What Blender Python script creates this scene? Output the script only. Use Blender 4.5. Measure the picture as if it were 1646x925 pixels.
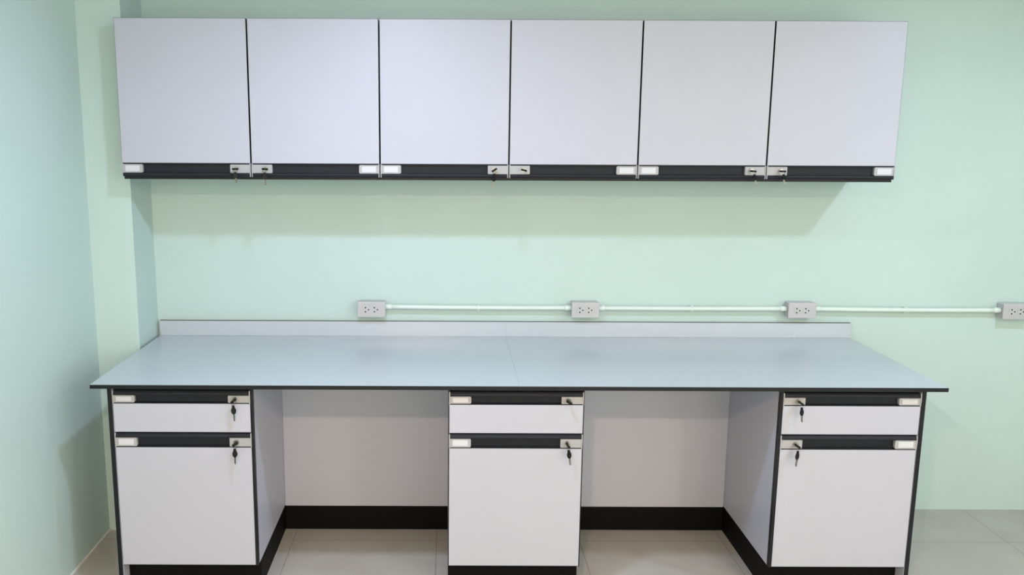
import bpy, bmesh, math, random
from mathutils import Matrix, Vector
for o in list(bpy.data.objects):
    bpy.data.objects.remove(o, do_unlink=True)
scene = bpy.context.scene
COL = scene.collection
W, H = 1646.0, 925.0

# ---------------------------------------------------------------- camera
cam_d = bpy.data.cameras.new('camera')
cam = bpy.data.objects.new('camera', cam_d); COL.objects.link(cam)
scene.camera = cam
CX, CY, CZ = 1.2465, -3.5827, 1.6702
pitch, yaw, roll, foc = 0.1684, 0.0021, 0.0045, 1353.39
cam_d.sensor_fit = 'HORIZONTAL'; cam_d.sensor_width = 36.0
cam_d.lens = foc * 36.0 / W
cam_d.shift_x = (W / 2 - 722.17) / W
cam_d.shift_y = (445.13 - H / 2) / W
cam_d.clip_start = 0.02
cp, sp, cyw, syw, cr, sr = math.cos(pitch), math.sin(pitch), math.cos(yaw), math.sin(yaw), math.cos(roll), math.sin(roll)
r0 = Vector((cyw, -syw, 0)); fh = Vector((syw, cyw, 0))
fwd = cp * fh - sp * Vector((0, 0, 1)); u0 = sp * fh + cp * Vector((0, 0, 1))
Rx = cr * r0 + sr * u0; Uy = cr * u0 - sr * r0; Bk = -fwd
cam.matrix_world = Matrix(((Rx.x, Uy.x, Bk.x, CX), (Rx.y, Uy.y, Bk.y, CY), (Rx.z, Uy.z, Bk.z, CZ), (0, 0, 0, 1)))

# ---------------------------------------------------------------- exposure, world, room lamps, added fill lights
scene.view_settings.view_transform = 'Standard'
scene.view_settings.look = 'None'
scene.view_settings.gamma = 1.0
scene.view_settings.use_curve_mapping = False
scene.view_settings.exposure = -0.09
world = bpy.data.worlds.new('world'); scene.world = world
world.use_nodes = True
world.node_tree.nodes['Background'].inputs[0].default_value = (0.9, 0.95, 1.0, 1)
world.node_tree.nodes['Background'].inputs[1].default_value = 0.15

CEIL = 2.48
COL_NEAR_L, COL_NEAR_R, COL_MID, COL_FAR = (0.594, 0.719, 1.0), (0.66, 0.78, 1.0), (1.0, 0.687, 0.5), (1.0, 0.68, 0.525)
COL_FILL_FRONT, COL_FILL_RIGHT = (0.972, 1.0, 0.84), (0.90, 0.98, 1.0)
def downlight(x, y, col, watts, size=0.12):
    d = bpy.data.lights.new('ceiling_downlight', 'AREA')
    d.shape = 'DISK'; d.size = size; d.energy = watts; d.color = col
    o = bpy.data.objects.new('ceiling_downlight', d); COL.objects.link(o)
    o.location = (x, y, 2.30)
def fill_globe(x, y, col, watts, size=0.085):
    d = bpy.data.lights.new('globe_fill_light', 'POINT')
    d.shadow_soft_size = size; d.energy = watts; d.color = col
    o = bpy.data.objects.new('globe_fill_light', d); COL.objects.link(o)
    o.location = (x, y, 2.20)
def fill_panel(loc, w, h, rot, col, watts):
    """unseen area light added as broad ambient fill for the room"""
    d = bpy.data.lights.new('area_fill_light', 'AREA')
    d.shape = 'RECTANGLE'; d.size = w; d.size_y = h; d.energy = watts; d.color = col
    o = bpy.data.objects.new('area_fill_light', d); COL.objects.link(o)
    o.location = loc; o.rotation_euler = rot
    return o
downlight(1.00, -1.38, COL_NEAR_L, 22)                       # near row
downlight(3.48, -1.41, COL_NEAR_R, 20)
for x, e in ((1.00, 60), (3.48, 32)): downlight(x, -3.58, COL_MID, e)      # middle row
for x in (1.00, 3.48): fill_globe(x, -5.80, COL_FAR, 45.0)      # far row, unseen globes added as fill for ceiling and room
fill_panel((2.05, -7.15, 1.2), 4.2, 2.0, (math.radians(90), 0, 0), COL_FILL_FRONT, 46)  # added fill from the wall behind the camera
fill_panel((4.25, -4.2, 1.35), 3.0, 1.7, (math.radians(90), 0, math.radians(90)), COL_FILL_RIGHT, 38)  # added fill from the right wall

# ---------------------------------------------------------------- materials
def mat(name, col, rough=0.5, metal=0.0, spec=0.5, bump=None, mottle=None, coat=0.0):
    m = bpy.data.materials.new(name); m.use_nodes = True
    nt = m.node_tree; b = nt.nodes['Principled BSDF']
    b.inputs['Base Color'].default_value = (*col, 1)
    b.inputs['Roughness'].default_value = rough
    b.inputs['Metallic'].default_value = metal
    b.inputs['Specular IOR Level'].default_value = spec
    b.inputs['Coat Weight'].default_value = coat
    tc = nt.nodes.new('ShaderNodeTexCoord')
    if mottle:
        sc, amt = mottle
        n = nt.nodes.new('ShaderNodeTexNoise'); n.inputs['Scale'].default_value = sc; n.inputs['Detail'].default_value = 4
        nt.links.new(tc.outputs['Object'], n.inputs['Vector'])
        r = nt.nodes.new('ShaderNodeValToRGB')
        r.color_ramp.elements[0].position = 0.3; r.color_ramp.elements[1].position = 0.7
        r.color_ramp.elements[0].color = (*[c * (1 - amt) for c in col], 1)
        r.color_ramp.elements[1].color = (*[min(1, c * (1 + amt)) for c in col], 1)
        nt.links.new(n.outputs['Fac'], r.inputs['Fac'])
        nt.links.new(r.outputs['Color'], b.inputs['Base Color'])
    if bump:
        sc, st = bump
        n2 = nt.nodes.new('ShaderNodeTexNoise'); n2.inputs['Scale'].default_value = sc; n2.inputs['Detail'].default_value = 3
        nt.links.new(tc.outputs['Object'], n2.inputs['Vector'])
        bp = nt.nodes.new('ShaderNodeBump'); bp.inputs['Strength'].default_value = st; bp.inputs['Distance'].default_value = 0.002
        nt.links.new(n2.outputs['Fac'], bp.inputs['Height'])
        nt.links.new(bp.outputs['Normal'], b.inputs['Normal'])
    return m

M_WALL = mat('mint_wall_paint', (0.525, 0.668, 0.634), 0.55, bump=(220, 0.12), mottle=(2.2, 0.02))
M_CEIL = mat('white_ceiling_paint', (0.86, 0.86, 0.85), 0.8)
M_CAULK = mat('white_caulk', (0.74, 0.74, 0.70), 0.5)
M_LAM = mat('white_laminate', (0.478, 0.49, 0.567), 0.42, bump=(500, 0.05), mottle=(3.0, 0.012))
M_PANEL = mat('off_white_board', (0.60, 0.575, 0.555), 0.5, mottle=(3.0, 0.015))
M_BLACK = mat('black_edge_band', (0.007, 0.008, 0.011), 0.45, spec=0.3)
M_PLINTH = mat('black_plinth_board', (0.003, 0.003, 0.0035), 0.6, spec=0.12, bump=(300, 0.1))
M_RAIL = mat('dark_grey_rail', (0.016, 0.018, 0.025), 0.5, spec=0.2)
M_PLAST = mat('light_grey_plastic', (0.40, 0.40, 0.42), 0.35)
M_CARD = mat('white_label_card', (0.62, 0.63, 0.68), 0.5)
M_CHROME = mat('nickel_metal', (0.40, 0.39, 0.37), 0.28, metal=1.0)
M_BLADE = mat('dull_key_metal', (0.20, 0.19, 0.18), 0.4, metal=1.0)
M_KEYBLK = mat('black_key_plastic', (0.006, 0.006, 0.006), 0.5, spec=0.25)
M_TOP = mat('grey_worktop_laminate', (0.50, 0.555, 0.60), 0.24, spec=0.9, mottle=(420, 0.05))
M_OUT = mat('white_outlet_plastic', (0.51, 0.505, 0.52), 0.35)
M_PIPE = mat('white_conduit_plastic', (0.70, 0.80, 0.75), 0.35)
M_HOLE = mat('dark_socket_hole', (0.01, 0.01, 0.01), 0.6)

def tile_material():
    m = bpy.data.materials.new('cream_floor_tile'); m.use_nodes = True
    nt = m.node_tree; L = nt.links; b = nt.nodes['Principled BSDF']
    tc = nt.nodes.new('ShaderNodeTexCoord'); sx = nt.nodes.new('ShaderNodeSeparateXYZ')
    L.new(tc.outputs['Object'], sx.inputs[0])
    def math_(op, a, v):
        n = nt.nodes.new('ShaderNodeMath'); n.operation = op
        if hasattr(a, 'name'): L.new(a, n.inputs[0])
        else: n.inputs[0].default_value = a
        if hasattr(v, 'name'): L.new(v, n.inputs[1])
        else: n.inputs[1].default_value = v
        return n.outputs[0]
    def seam(axis, off, step):
        a = math_('ADD', axis, off); a = math_('DIVIDE', a, step); a = math_('FRACT', a, 0)
        a = math_('SUBTRACT', a, 0.5); a = math_('ABSOLUTE', a, 0)
        return math_('GREATER_THAN', a, 0.5 - 0.0016 / step)
    g = math_('MAXIMUM', seam(sx.outputs[0], 10 * 0.595 - 0.61 , 0.595), seam(sx.outputs[1], 6.311, 0.6))
    n = nt.nodes.new('ShaderNodeTexNoise'); n.inputs['Scale'].default_value = 5; n.inputs['Detail'].default_value = 6
    L.new(tc.outputs['Object'], n.inputs['Vector'])
    r = nt.nodes.new('ShaderNodeValToRGB')
    r.color_ramp.elements[0].position = 0.3; r.color_ramp.elements[1].position = 0.72
    r.color_ramp.elements[0].color = (0.415, 0.40, 0.36, 1); r.color_ramp.elements[1].color = (0.45, 0.445, 0.405, 1)
    L.new(n.outputs['Fac'], r.inputs[0])
    mx = nt.nodes.new('ShaderNodeMix'); mx.data_type = 'RGBA'
    L.new(g, mx.inputs[0]); L.new(r.outputs[0], mx.inputs[6]); mx.inputs[7].default_value = (0.24, 0.22, 0.20, 1)
    L.new(mx.outputs[2], b.inputs['Base Color'])
    rr = math_('MULTIPLY', g, 0.5); rr = math_('ADD', rr, 0.22); L.new(rr, b.inputs['Roughness'])
    return m
M_FLOOR = tile_material()

# ---------------------------------------------------------------- mesh helpers
def add_box(bm, x0, x1, y0, y1, z0, z1, bev=0.0, mi=0, faces=None):
    """axis box; faces: dict like {'-y': material index}"""
    vs = [bm.verts.new(p) for p in ((x0, y0, z0), (x1, y0, z0), (x1, y1, z0), (x0, y1, z0), (x0, y0, z1), (x1, y0, z1), (x1, y1, z1), (x0, y1, z1))]
    q = {'-z': (0, 3, 2, 1), '+z': (4, 5, 6, 7), '-y': (0, 1, 5, 4), '+x': (1, 2, 6, 5), '+y': (2, 3, 7, 6), '-x': (3, 0, 4, 7)}
    fs = []
    for k, idx in q.items():
        f = bm.faces.new([vs[i] for i in idx]); f.material_index = (faces or {}).get(k, mi); fs.append(f)
    if bev:
        es = {e for f in fs for e in f.edges}
        bmesh.ops.bevel(bm, geom=list(es), offset=bev, segments=2, affect='EDGES', profile=0.5, material=mi)
def add_extrude(bm, prof, x0, x1, mi=0):
    """(y, z) outline extruded along x"""
    a = [bm.verts.new((x0, y, z)) for y, z in prof]; b = [bm.verts.new((x1, y, z)) for y, z in prof]
    n = len(prof); fs = []
    for i in range(n):
        fs.append(bm.faces.new((a[i], a[(i + 1) % n], b[(i + 1) % n], b[i])))
    fs.append(bm.faces.new(a[::-1])); fs.append(bm.faces.new(b))
    for f in fs: f.material_index = mi
def add_plate(bm, outline, y0, y1, mi=0):
    """(x, z) outline extruded along y"""
    a = [bm.verts.new((x, y0, z)) for x, z in outline]; b = [bm.verts.new((x, y1, z)) for x, z in outline]
    n = len(outline); fs = []
    for i in range(n):
        fs.append(bm.faces.new((a[i], a[(i + 1) % n], b[(i + 1) % n], b[i])))
    fs.append(bm.faces.new(a[::-1])); fs.append(bm.faces.new(b))
    for f in fs: f.material_index = mi
def round_rect(x0, x1, z0, z1, rad, seg=5):
    if not isinstance(rad, (tuple, list)): rad = (rad,) * 4
    pts = []
    for (cx, cz, a0, r) in ((x1, z1, 0, rad[0]), (x0, z1, 90, rad[1]), (x0, z0, 180, rad[2]), (x1, z0, 270, rad[3])):
        sx = -1 if cx == x1 else 1; sz = -1 if cz == z1 else 1
        for k in range(seg + 1):
            a = math.radians(a0 + 90 * k / seg)
            pts.append((cx + sx * r + r * math.cos(a), cz + sz * r + r * math.sin(a)))
    return pts
def ring_pts(cx, cz, rx, rz, n=20):
    return [(cx + rx * math.cos(2 * math.pi * k / n), cz + rz * math.sin(2 * math.pi * k / n)) for k in range(n)]
def add_tube(bm, pts, rad, n=12, mi=0, smooth=True, closed=False):
    rings = []
    m = len(pts)
    for i, p in enumerate(pts):
        p = Vector(p)
        if closed: d = Vector(pts[(i + 1) % m]) - Vector(pts[i - 1])
        else: d = Vector(pts[min(i + 1, m - 1)]) - Vector(pts[max(i - 1, 0)])
        d.normalize()
        up = Vector((0, 0, 1)) if abs(d.z) < 0.9 else Vector((1, 0, 0))
        s = d.cross(up).normalized(); t = s.cross(d)
        r = rad[i] if isinstance(rad, (list, tuple)) else rad
        rings.append([bm.verts.new(p + r * (math.cos(2 * math.pi * k / n) * s + math.sin(2 * math.pi * k / n) * t)) for k in range(n)])
    for i in range(m if closed else m - 1):
        a, b = rings[i], rings[(i + 1) % m]
        for k in range(n):
            f = bm.faces.new((a[k], a[(k + 1) % n], b[(k + 1) % n], b[k])); f.material_index = mi; f.smooth = smooth
    if not closed:
        bm.faces.new(rings[0]).material_index = mi; bm.faces.new(rings[-1][::-1]).material_index = mi
def obj(name, bm, mats, parent=None):
    bmesh.ops.recalc_face_normals(bm, faces=bm.faces)
    me = bpy.data.meshes.new(name); bm.to_mesh(me); bm.free()
    for m in (mats if isinstance(mats, (list, tuple)) else [mats]): me.materials.append(m)
    o = bpy.data.objects.new(name, me); COL.objects.link(o)
    if parent:
        o.parent = parent
        org = Vector((0, 0, 0)); p = parent
        while p: org += p.location; p = p.parent
        me.transform(Matrix.Translation(-org))          # shapes are written in world coordinates
    return o
def thing(name, loc, label, cat, group=None):
    o = bpy.data.objects.new(name, None); COL.objects.link(o)
    o.empty_display_size = 0.05; o.location = loc
    o['label'] = label; o['category'] = cat
    if group: o['group'] = group
    return o
def boxobj(name, args, mats, parent=None, bev=0.0, faces=None):
    bm = bmesh.new(); add_box(bm, *args, bev=bev, faces=faces)
    return obj(name, bm, mats, parent)
def struct(name, args, m):
    o = boxobj(name, args, m); o['kind'] = 'structure'; return o

# ---------------------------------------------------------------- the room
XL, XR, YB = -0.185, 4.3, -7.2
struct('floor', (XL - 0.1, XR + 0.1, YB - 0.1, 0.1, -0.1, 0.0), M_FLOOR)
struct('wall_back', (XL - 0.1, XR + 0.1, 0.0, 0.1, 0.0, CEIL), M_WALL)
struct('wall_left', (XL - 0.1, XL, YB, 0.0, 0.0, CEIL), M_WALL)
struct('wall_right', (XR, XR + 0.1, YB, 0.0, 0.0, CEIL), M_WALL)
struct('wall_front', (XL - 0.1, XR + 0.1, YB - 0.1, YB, 0.0, CEIL), M_WALL)
struct('ceiling', (XL - 0.1, XR + 0.1, YB - 0.1, 0.1, CEIL, CEIL + 0.1), M_CEIL)
struct('wall_column', (XL, -0.012, -0.23, 0.0, 0.0, CEIL), M_WALL)
# thin caulked joint along the foot of the left wall
bm = bmesh.new(); add_extrude(bm, [(YB, 0.0), (-0.23, 0.0), (-0.23, 0.007), (YB, 0.007)], XL, XL + 0.006)
o = obj('baseboard_left', bm, M_CAULK); o['kind'] = 'structure'

# ---------------------------------------------------------------- worktop
ZT, TH, DEP = 0.8008, 0.0145, 0.7504
SPY, SPZ = -0.018, 0.866
wt = thing('worktop', (1.5, -DEP / 2, ZT - TH), 'long grey laminate worktop with black edges and low upstand along the mint wall', 'worktop')
for a, b, seam in ((0.0, 1.4998, '+x'), (1.5002, 3.0, '-x')):
    bm = bmesh.new()
    add_box(bm, a, b, -DEP, -0.001, ZT - TH, ZT, mi=1, faces={'+z': 0, '-z': 0, seam: 0})
    obj('slab', bm, [M_TOP, M_BLACK], wt)
    bm = bmesh.new()
    add_box(bm, a, b, SPY, -0.001, ZT + 0.0004, SPZ, mi=1, faces={'-y': 0, '+y': 0, seam: 0})
    obj('upstand', bm, [M_TOP, M_BLACK], wt)

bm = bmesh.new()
add_plate(bm, ring_pts(2.754, ZT + 0.0026, 0.0085, 0.0022, 16), SPY - 0.0035, SPY - 0.0002)  # thin white oval against the foot of the upstand
o = obj('white_spot', bm, M_CARD, wt); o['label'] = 'small white spot at the foot of the upstand'

# ---------------------------------------------------------------- handle rails with end plates
def rail_profile(yf, z0, z1, lip_top):
    if lip_top:
        zl = z1 - 0.016
        return [(yf, z0), (yf, z0 + 0.002), (yf + 0.012, z0 + 0.003), (yf + 0.012, zl), (yf - 0.003, zl), (yf - 0.0035, zl + 0.005),
                (yf - 0.001, zl + 0.011), (yf + 0.005, z1), (yf + 0.0175, z1), (yf + 0.0175, z0)]
    zl = z0 + 0.014
    return [(yf, z1), (yf, z1 - 0.003), (yf + 0.012, z1 - 0.004), (yf + 0.012, zl), (yf - 0.004, zl - 0.001), (yf - 0.005, zl - 0.006),
            (yf - 0.002, z0), (yf + 0.0175, z0), (yf + 0.0175, z1)]
def add_front(parent, x0, x1, z0, z1, yf, rail_h, lip_top, label_left):
    """one door or drawer front: board plus finger rail, end caps, label holder and lock; returns lock position"""
    if lip_top: rz0, rz1, bz0, bz1 = z1 - rail_h, z1, z0, z1 - rail_h
    else: rz0, rz1, bz0, bz1 = z0, z0 + rail_h, z0 + rail_h, z1
    bm = bmesh.new()
    add_box(bm, x0, x1, yf, yf + 0.018, bz0, bz1, bev=0.0011, mi=1, faces={'-y': 0, '+y': 0})
    front = obj('drawer' if (z1 - z0) < 0.2 else 'door', bm, [M_LAM, M_BLACK], parent)
    cap = 0.0035
    bm = bmesh.new(); add_extrude(bm, rail_profile(yf, rz0, rz1, lip_top), x0 + cap, x1 - cap)
    obj('handle_rail', bm, M_RAIL, front)
    if lip_top: pz0, pz1 = rz0 + 0.0035, rz1 - 0.0165
    else: pz0, pz1 = rz0 + 0.0145, rz1 - 0.0045
    for left in (True, False):
        xa = x0 if left else x1 - cap
        out = [(yf - 0.002, rz0), (yf - 0.004, (rz0 + rz1) / 2), (yf - 0.002, rz1), (yf + 0.0175, rz1), (yf + 0.0175, rz0)]
        bm = bmesh.new(); add_extrude(bm, out, xa, xa + cap)
        is_label = (left == label_left)
        wdt = 0.078
        pa, pb = (x0 + cap, x0 + wdt) if left else (x1 - wdt, x1 - cap)
        rr = 0.005 if is_label else 0.0025
        rad = (rr, 0.0005, 0.0005, rr) if left else (0.0005, rr, rr, 0.0005)
        add_plate(bm, round_rect(pa, pb, pz0, pz1, rad), yf - 0.0015, yf + 0.0118)
        if is_label:
            o = obj('label_holder', bm, M_PLAST, front)
            ca = (x0 + 0.013, x0 + 0.067) if left else (x1 - 0.067, x1 - 0.013)
            bm = bmesh.new(); add_plate(bm, round_rect(ca[0], ca[1], pz0 + 0.005, pz1 - 0.005, 0.001), yf - 0.0028, yf - 0.0012)
            o2 = obj('label_card', bm, M_CARD, front); o2['label'] = 'blank white card'
        else:
            o = obj('lock_plate', bm, M_PLAST, front)
            lx = pb - 0.024 if left else pa + 0.024
            lz = (pz0 + pz1) / 2
            bm = bmesh.new()
            add_plate(bm, ring_pts(lx, lz, 0.0095, 0.0095, 24), yf - 0.006, yf + 0.010)
            add_plate(bm, ring_pts(lx, lz, 0.0078, 0.0078, 24), yf - 0.0072, yf - 0.0055)
            l = obj('lock', bm, M_CHROME, front); l['label'] = 'round metal lock cylinder'
    return (lx, yf - 0.0072, lz)

# ---------------------------------------------------------------- keys
def make_key(lock, label, hang=None, turn=90.0, swing=0.0):
    """key in the lock, its bow edge-on; hang = drop of the spare key's tip below the lock (None: single key)"""
    x, y, z = lock
    t = thing('key_pair' if hang else 'key', (x, y, z), label, 'key', 'keys left in the cabinet locks')
    bm = bmesh.new()
    add_box(bm, -0.0035, 0.0035, -0.009, 0.0, -0.001, 0.001, bev=0.0003)
    ob = obj('key_shank', bm, M_CHROME, t)
    bm = bmesh.new()
    pr = [(math.cos(2 * math.pi * k / 18) * 0.0115, -0.0155 + math.sin(2 * math.pi * k / 18) * 0.0105) for k in range(18)]
    a = [bm.verts.new((px, py, -0.0034)) for px, py in pr]; b = [bm.verts.new((px, py, 0.0034)) for px, py in pr]
    for k in range(18): bm.faces.new((a[k], a[(k + 1) % 18], b[(k + 1) % 18], b[k]))
    bm.faces.new(a[::-1]); bm.faces.new(b)
    es = [e for e in bm.edges if abs(e.verts[0].co.z - e.verts[1].co.z) < 1e-6]
    bmesh.ops.bevel(bm, geom=es, offset=0.0008, segments=2, affect='EDGES')
    kb = obj('key_head', bm, M_KEYBLK, t)
    for q in (ob, kb):
        q.data.transform(Matrix.Translation(Vector((x, y, z))) @ Matrix.Rotation(math.radians(turn), 4, 'Y'))
    if hang:
        s = hang / 0.075
        sw = Matrix.Translation(Vector((x, y - 0.021, z - 0.004))) @ Matrix.Rotation(math.radians(swing), 4, 'Y')
        bm = bmesh.new()
        n = 18
        add_tube(bm, [(0.0055 * math.cos(2 * math.pi * k / n), 0.0, -0.005 * s + 0.008 * s * math.sin(2 * math.pi * k / n)) for k in range(n)], 0.0007, n=6, closed=True)
        r = obj('key_ring', bm, M_BLADE, t); r.data.transform(sw)
        bm = bmesh.new()
        zc = -0.031 * s
        prof = [(0.0, 0.0205), (0.0040, 0.020), (0.0050, 0.012), (0.0080, 0.006), (0.0088, 0.001), (0.0078, -0.006), (0.0045, -0.0115), (0.0, -0.0135),
                (-0.0045, -0.0115), (-0.0078, -0.006), (-0.0088, 0.001), (-0.0080, 0.006), (-0.0050, 0.012), (-0.0040, 0.020)]
        add_plate(bm, [(px, zc + pz * s) for px, pz in prof], -0.002, 0.002)
        sk = obj('spare_key', bm, M_KEYBLK, t)
        sk.data.transform(sw @ Matrix.Translation(Vector((0, 0, zc))) @ Matrix.Rotation(math.radians(32), 4, 'Z') @ Matrix.Translation(Vector((0, 0, -zc))))
        bm = bmesh.new()
        z1, z0 = zc - 0.012 * s, -0.071 * s
        add_plate(bm, [(-0.0032, z1), (-0.0032, z0 + 0.004), (0.0, z0), (0.0030, z0 + 0.003), (0.0018, z0 + 0.007), (0.0031, z0 + 0.010), (0.0020, z0 + 0.014), (0.0032, z0 + 0.018), (0.0032, z1)], -0.0009, 0.0009)
        kbld = obj('key_blade', bm, M_BLADE, sk)
        kbld.data.transform(sw)
        kbld['label'] = 'metal blade'
    return t

# obj() already moved children's meshes by the parent's origin; keys are written about (0,0,0) so undo that shift
_obj = obj
def make_key_fixed(lock, *a, **k):
    global obj
    def raw(name, bm, mats, parent=None):
        bmesh.ops.recalc_face_normals(bm, faces=bm.faces)
        me = bpy.data.meshes.new(name); bm.to_mesh(me); bm.free(); me.materials.append(mats)
        o = bpy.data.objects.new(name, me); COL.objects.link(o); o.parent = parent
        return o
    obj = raw
    t = make_key(lock, *a, **k)
    obj = _obj
    for c in t.children_recursive:
        c.data.transform(Matrix.Translation(-Vector(lock)))
    return t

# ---------------------------------------------------------------- base cabinets
YF = -0.7264
ZK = 0.110
ZC = ZT - TH - 0.0006
def base_cabinet(x0, x1, dx0, dx1, end, label, label_left):
    """end: 'left', 'right' or None = side whose end panel runs to the floor"""
    t = thing('base_cabinet', ((x0 + x1) / 2, -0.46, 0), label, 'cabinet', 'base cabinets under the worktop')
    yb = -0.195
    for side in ('left', 'right'):
        to_floor = (side == end)
        a, b = (x0, x0 + 0.0175) if side == 'left' else (x1 - 0.0175, x1)
        z0 = 0.0 if to_floor else ZK
        yf = YF if to_floor else YF + 0.020
        bm = bmesh.new(); add_box(bm, a, b, yf, yb, z0, ZC, bev=0.0006, mi=0, faces={'-y': 1, '-z': 1})
        obj('side_panel', bm, [M_LAM, M_BLACK], t)
        if not to_floor:
            g0, g1 = (x0, dx0 - 0.0006) if side == 'left' else (dx1 + 0.0006, x1)
            boxobj('edge_strip', (g0, g1, YF, YF + 0.0198, ZK, ZC), M_BLACK, t)
    ix0, ix1 = x0 + 0.0177, x1 - 0.0177
    bm = bmesh.new()
    add_box(bm, ix0, ix1, YF + 0.022, yb, ZK, ZK + 0.016)
    add_box(bm, ix0, ix1, yb - 0.008, yb, ZK + 0.016, ZC)
    obj('carcass', bm, M_PANEL, t)
    boxobj('top_rail', (ix0, ix1, YF + 0.012, YF + 0.075, ZC - 0.012, ZC), M_BLACK, t)
    px0 = x0 + 0.0177 + 0.004 if end == 'left' else x0 + 0.0005
    px1 = x1 - 0.0177 - 0.004 if end == 'right' else x1 - 0.0005
    boxobj('plinth', (px0, px1, YF + 0.05, yb, 0.0, ZK - 0.0004), M_PLINTH, t)
    k1 = add_front(t, dx0, dx1, 0.620, 0.7725, YF, 0.046, True, label_left)
    k2 = add_front(t, dx0, dx1, 0.1125, 0.6165, YF, 0.052, True, label_left)
    return t, k1, k2
GK = 'keys left in the cabinet locks'
b1 = base_cabinet(0.0484, 0.5605, 0.0668, 0.5520, 'left', 'white base cabinet with drawer at the left end of the bench, beside the column', True)
b2 = base_cabinet(1.2519, 1.7319, 1.2540, 1.7292, None, 'white base cabinet with drawer standing between the two open knee spaces', True)
b3 = base_cabinet(2.4248, 2.9393, 2.4340, 2.9215, 'right', 'white base cabinet with drawer at the right end, locks on its left side', False)

# ---------------------------------------------------------------- knee space back panels
for a, b, lab in ((0.561, 1.2514, 'pinkish white back panel with black plinth in the left knee space'),
                  (1.7324, 2.4243, 'pinkish white back panel with black plinth in the right knee space')):
    t = thing('modesty_panel', ((a + b) / 2, -0.205, 0), lab, 'panel', 'back panels of the knee spaces')
    boxobj('panel', (a, b, -0.2125, -0.1965, 0.1055, ZC), M_LAM, t, bev=0.0005)
    boxobj('plinth', (a, b, -0.2135, -0.1965, 0.0, 0.105), M_PLINTH, t, bev=0.0005)

# ---------------------------------------------------------------- wall cabinets
UYF, UX0, UX1, UZ0, UZ1 = -0.3386, 0.0018, 2.9567, 1.4995, 2.0902
uw = (UX1 - UX0) / 6
ukeys = []
for i, lab in enumerate(('white two-door wall cabinet on the left, against the column',
                         'white two-door wall cabinet in the middle of the row of three',
                         'white two-door wall cabinet at the right end of the row')):
    a, b = UX0 + 2 * uw * i, UX0 + 2 * uw * (i + 1)
    t = thing('wall_cabinet', ((a + b) / 2, 0, UZ0), lab, 'cabinet', 'wall cabinets in one row')
    ca, cb = a + 0.0015, b - 0.0015
    ca2 = ca + (0.003 if i == 0 else 0); cb2 = cb - (0.005 if i == 2 else 0)
    y0, y1 = UYF + 0.0195, -0.001
    bm = bmesh.new()
    add_box(bm, ca2, ca2 + 0.016, y0, y1, UZ0 + 0.012, UZ1 - 0.003)
    add_box(bm, cb2 - 0.016, cb2, y0, y1, UZ0 + 0.012, UZ1 - 0.003)
    add_box(bm, ca2 + 0.016, cb2 - 0.016, y0, y1, UZ1 - 0.019, UZ1 - 0.003)
    add_box(bm, ca2 + 0.016, cb2 - 0.016, y1 - 0.006, y1, UZ0 + 0.012, UZ1 - 0.019)
    add_box(bm, (a + b) / 2 - 0.008, (a + b) / 2 + 0.008, y0, y1 - 0.006, UZ0 + 0.012, UZ1 - 0.019)
    for f in bm.faces:
        if f.calc_center_median().y < y0 + 1e-4: f.material_index = 1
    obj('carcass', bm, [M_LAM, M_BLACK], t)
    boxobj('bottom_panel', (ca2, cb2, UYF + 0.004, y1, UZ0 - 0.006, UZ0 + 0.0035), M_BLACK, t)
    for d in range(2):
        da, db = a + uw * d + 0.0022, a + uw * (d + 1) - 0.0022
        if i == 0 and d == 0: da = a
        if i == 2 and d == 1: db = b
        ukeys.append(add_front(t, da, db, UZ0 + 0.0042, UZ1, UYF, 0.051, False, d == 0))

# ---------------------------------------------------------------- keys in their locks
ul = ('leftmost', 'second from left', 'third from left', 'fourth from left', 'fifth from left', 'rightmost')
uh = (0.052, 0.060, 0.066, None, 0.054, 0.046)
ut = (0, 4, -35, 14, 4, 0); us = (-6, -2, 4, 0, -14, -8)
for i in range(6):
    lab = ('keys on a ring hanging from the lock of the %s wall cabinet door' if uh[i] else 'single black key in the lock of the %s wall cabinet door') % ul[i]
    make_key_fixed(ukeys[i], lab, hang=uh[i], turn=ut[i], swing=us[i])
for (t, k1, k2), nm, h1, h2, s1, s2, t1, t2 in ((b1, 'left', 0.072, 0.072, -3, 0, -35, -28), (b2, 'middle', None, 0.072, 0, -8, 28, 55), (b3, 'right', 0.068, 0.074, -5, 3, 32, 32)):
    make_key_fixed(k1, ('black keys hanging from the drawer lock of the %s base cabinet' if h1 else 'single black key in the drawer lock of the %s base cabinet') % nm, hang=h1, turn=t1, swing=s1)
    make_key_fixed(k2, 'black keys hanging from the door lock of the %s base cabinet' % nm, hang=h2, turn=t2, swing=s2)

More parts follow.
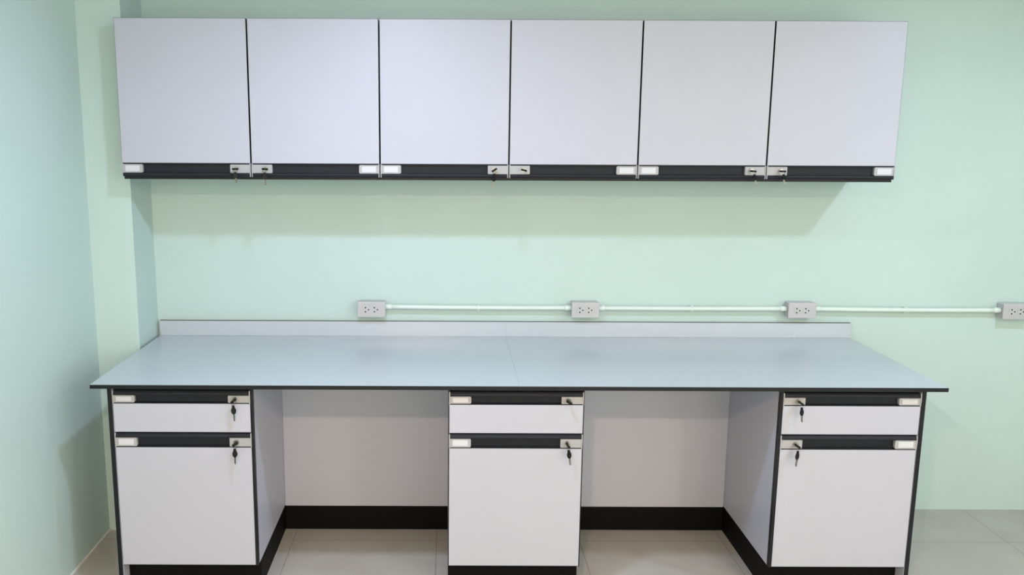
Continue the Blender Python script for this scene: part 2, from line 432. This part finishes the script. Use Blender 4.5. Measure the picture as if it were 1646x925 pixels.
# ---------------------------------------------------------------- socket outlets and conduit
OX = (0.921, 1.8385, 2.768, 3.690); OZ = (0.9255, 0.9265, 0.9285, 0.9275)
ol = ('white double socket box at the left end of the conduit, above the worktop',
      'white double socket box second from left, above the middle of the worktop',
      'white double socket box third from left, above the right end of the upstand',
      'white double socket box beyond the worktop, cut off at the right edge')
for x, z, lab in zip(OX, OZ, ol):
    t = thing('socket_outlet', (x, 0, z), lab, 'outlet', 'socket boxes along the conduit')
    bm = bmesh.new(); add_box(bm, x - 0.057, x + 0.057, -0.044, 0.0, z - 0.0325, z + 0.0325, bev=0.003)
    obj('back_box', bm, M_OUT, t)
    bm = bmesh.new(); add_box(bm, x - 0.060, x + 0.060, -0.053, -0.044, z - 0.034, z + 0.034, bev=0.003)
    obj('face_plate', bm, M_OUT, t)
    for s in (-1, 1):
        sx = x + s * 0.019
        bm = bmesh.new(); add_plate(bm, round_rect(sx - 0.0172, sx + 0.0172, z - 0.0145, z + 0.0145, 0.001), -0.0543, -0.0525, 0)
        for hx, hz, rx, rz in ((-0.006, 0.0088, 0.0034, 0.0031), (-0.006, -0.0088, 0.0034, 0.0031), (0.0068, 0.0, 0.0032, 0.0031)):
            add_plate(bm, ring_pts(sx + hx, z + hz, rx, rz, 12), -0.0546, -0.0540, 1)
        obj('socket', bm, [M_OUT, M_HOLE], t)
for i, lab in enumerate(('white conduit pipe between the two socket boxes above the left half of worktop',
                         'white conduit pipe between the second and third socket boxes',
                         'white conduit pipe running right from the worktop end to the last socket box')):
    xa, xb = OX[i] + 0.0575, OX[i + 1] - 0.0575
    za, zb, zm = (0.9335, 0.931, 0.9315)[i], (0.931, 0.9315, 0.9285)[i], (0.9305, 0.9300, 0.9275)[i]
    t = thing('conduit_pipe', ((xa + xb) / 2, 0, zm), lab, 'conduit', 'conduit pipes between the socket boxes')
    xm = (xa + xb) / 2
    yc = -0.025
    N = 12; pts = []
    for k in range(N + 1):
        u = k / N
        pts.append((xa + (xb - xa) * u, yc, za * (1 - u) + zb * u + (zm - (za + zb) / 2) * 4 * u * (1 - u)))
    bm = bmesh.new(); add_tube(bm, pts, 0.0095, n=18)
    obj('pipe', bm, M_PIPE, t)
    for x, z, w in ((xa + 0.014, za, 0.014), (xb - 0.014, zb, 0.014)):
        bm = bmesh.new(); add_tube(bm, [(x - w, yc, z), (x - w + 0.001, yc, z), (x + w - 0.001, yc, z), (x + w, yc, z)], [0.0108, 0.0118, 0.0118, 0.0108], n=18)
        obj('connector', bm, M_PIPE, t)
    bm = bmesh.new(); w = 0.006
    add_tube(bm, [(xm - w, yc, zm), (xm - w + 0.0005, yc, zm), (xm + w - 0.0005, yc, zm), (xm + w, yc, zm)], [0.0100, 0.0108, 0.0108, 0.0100], n=18)
    add_box(bm, xm - w, xm + w, -0.018, 0.0, zm - 0.016, zm + 0.011)
    obj('saddle_clip', bm, M_PIPE, t)
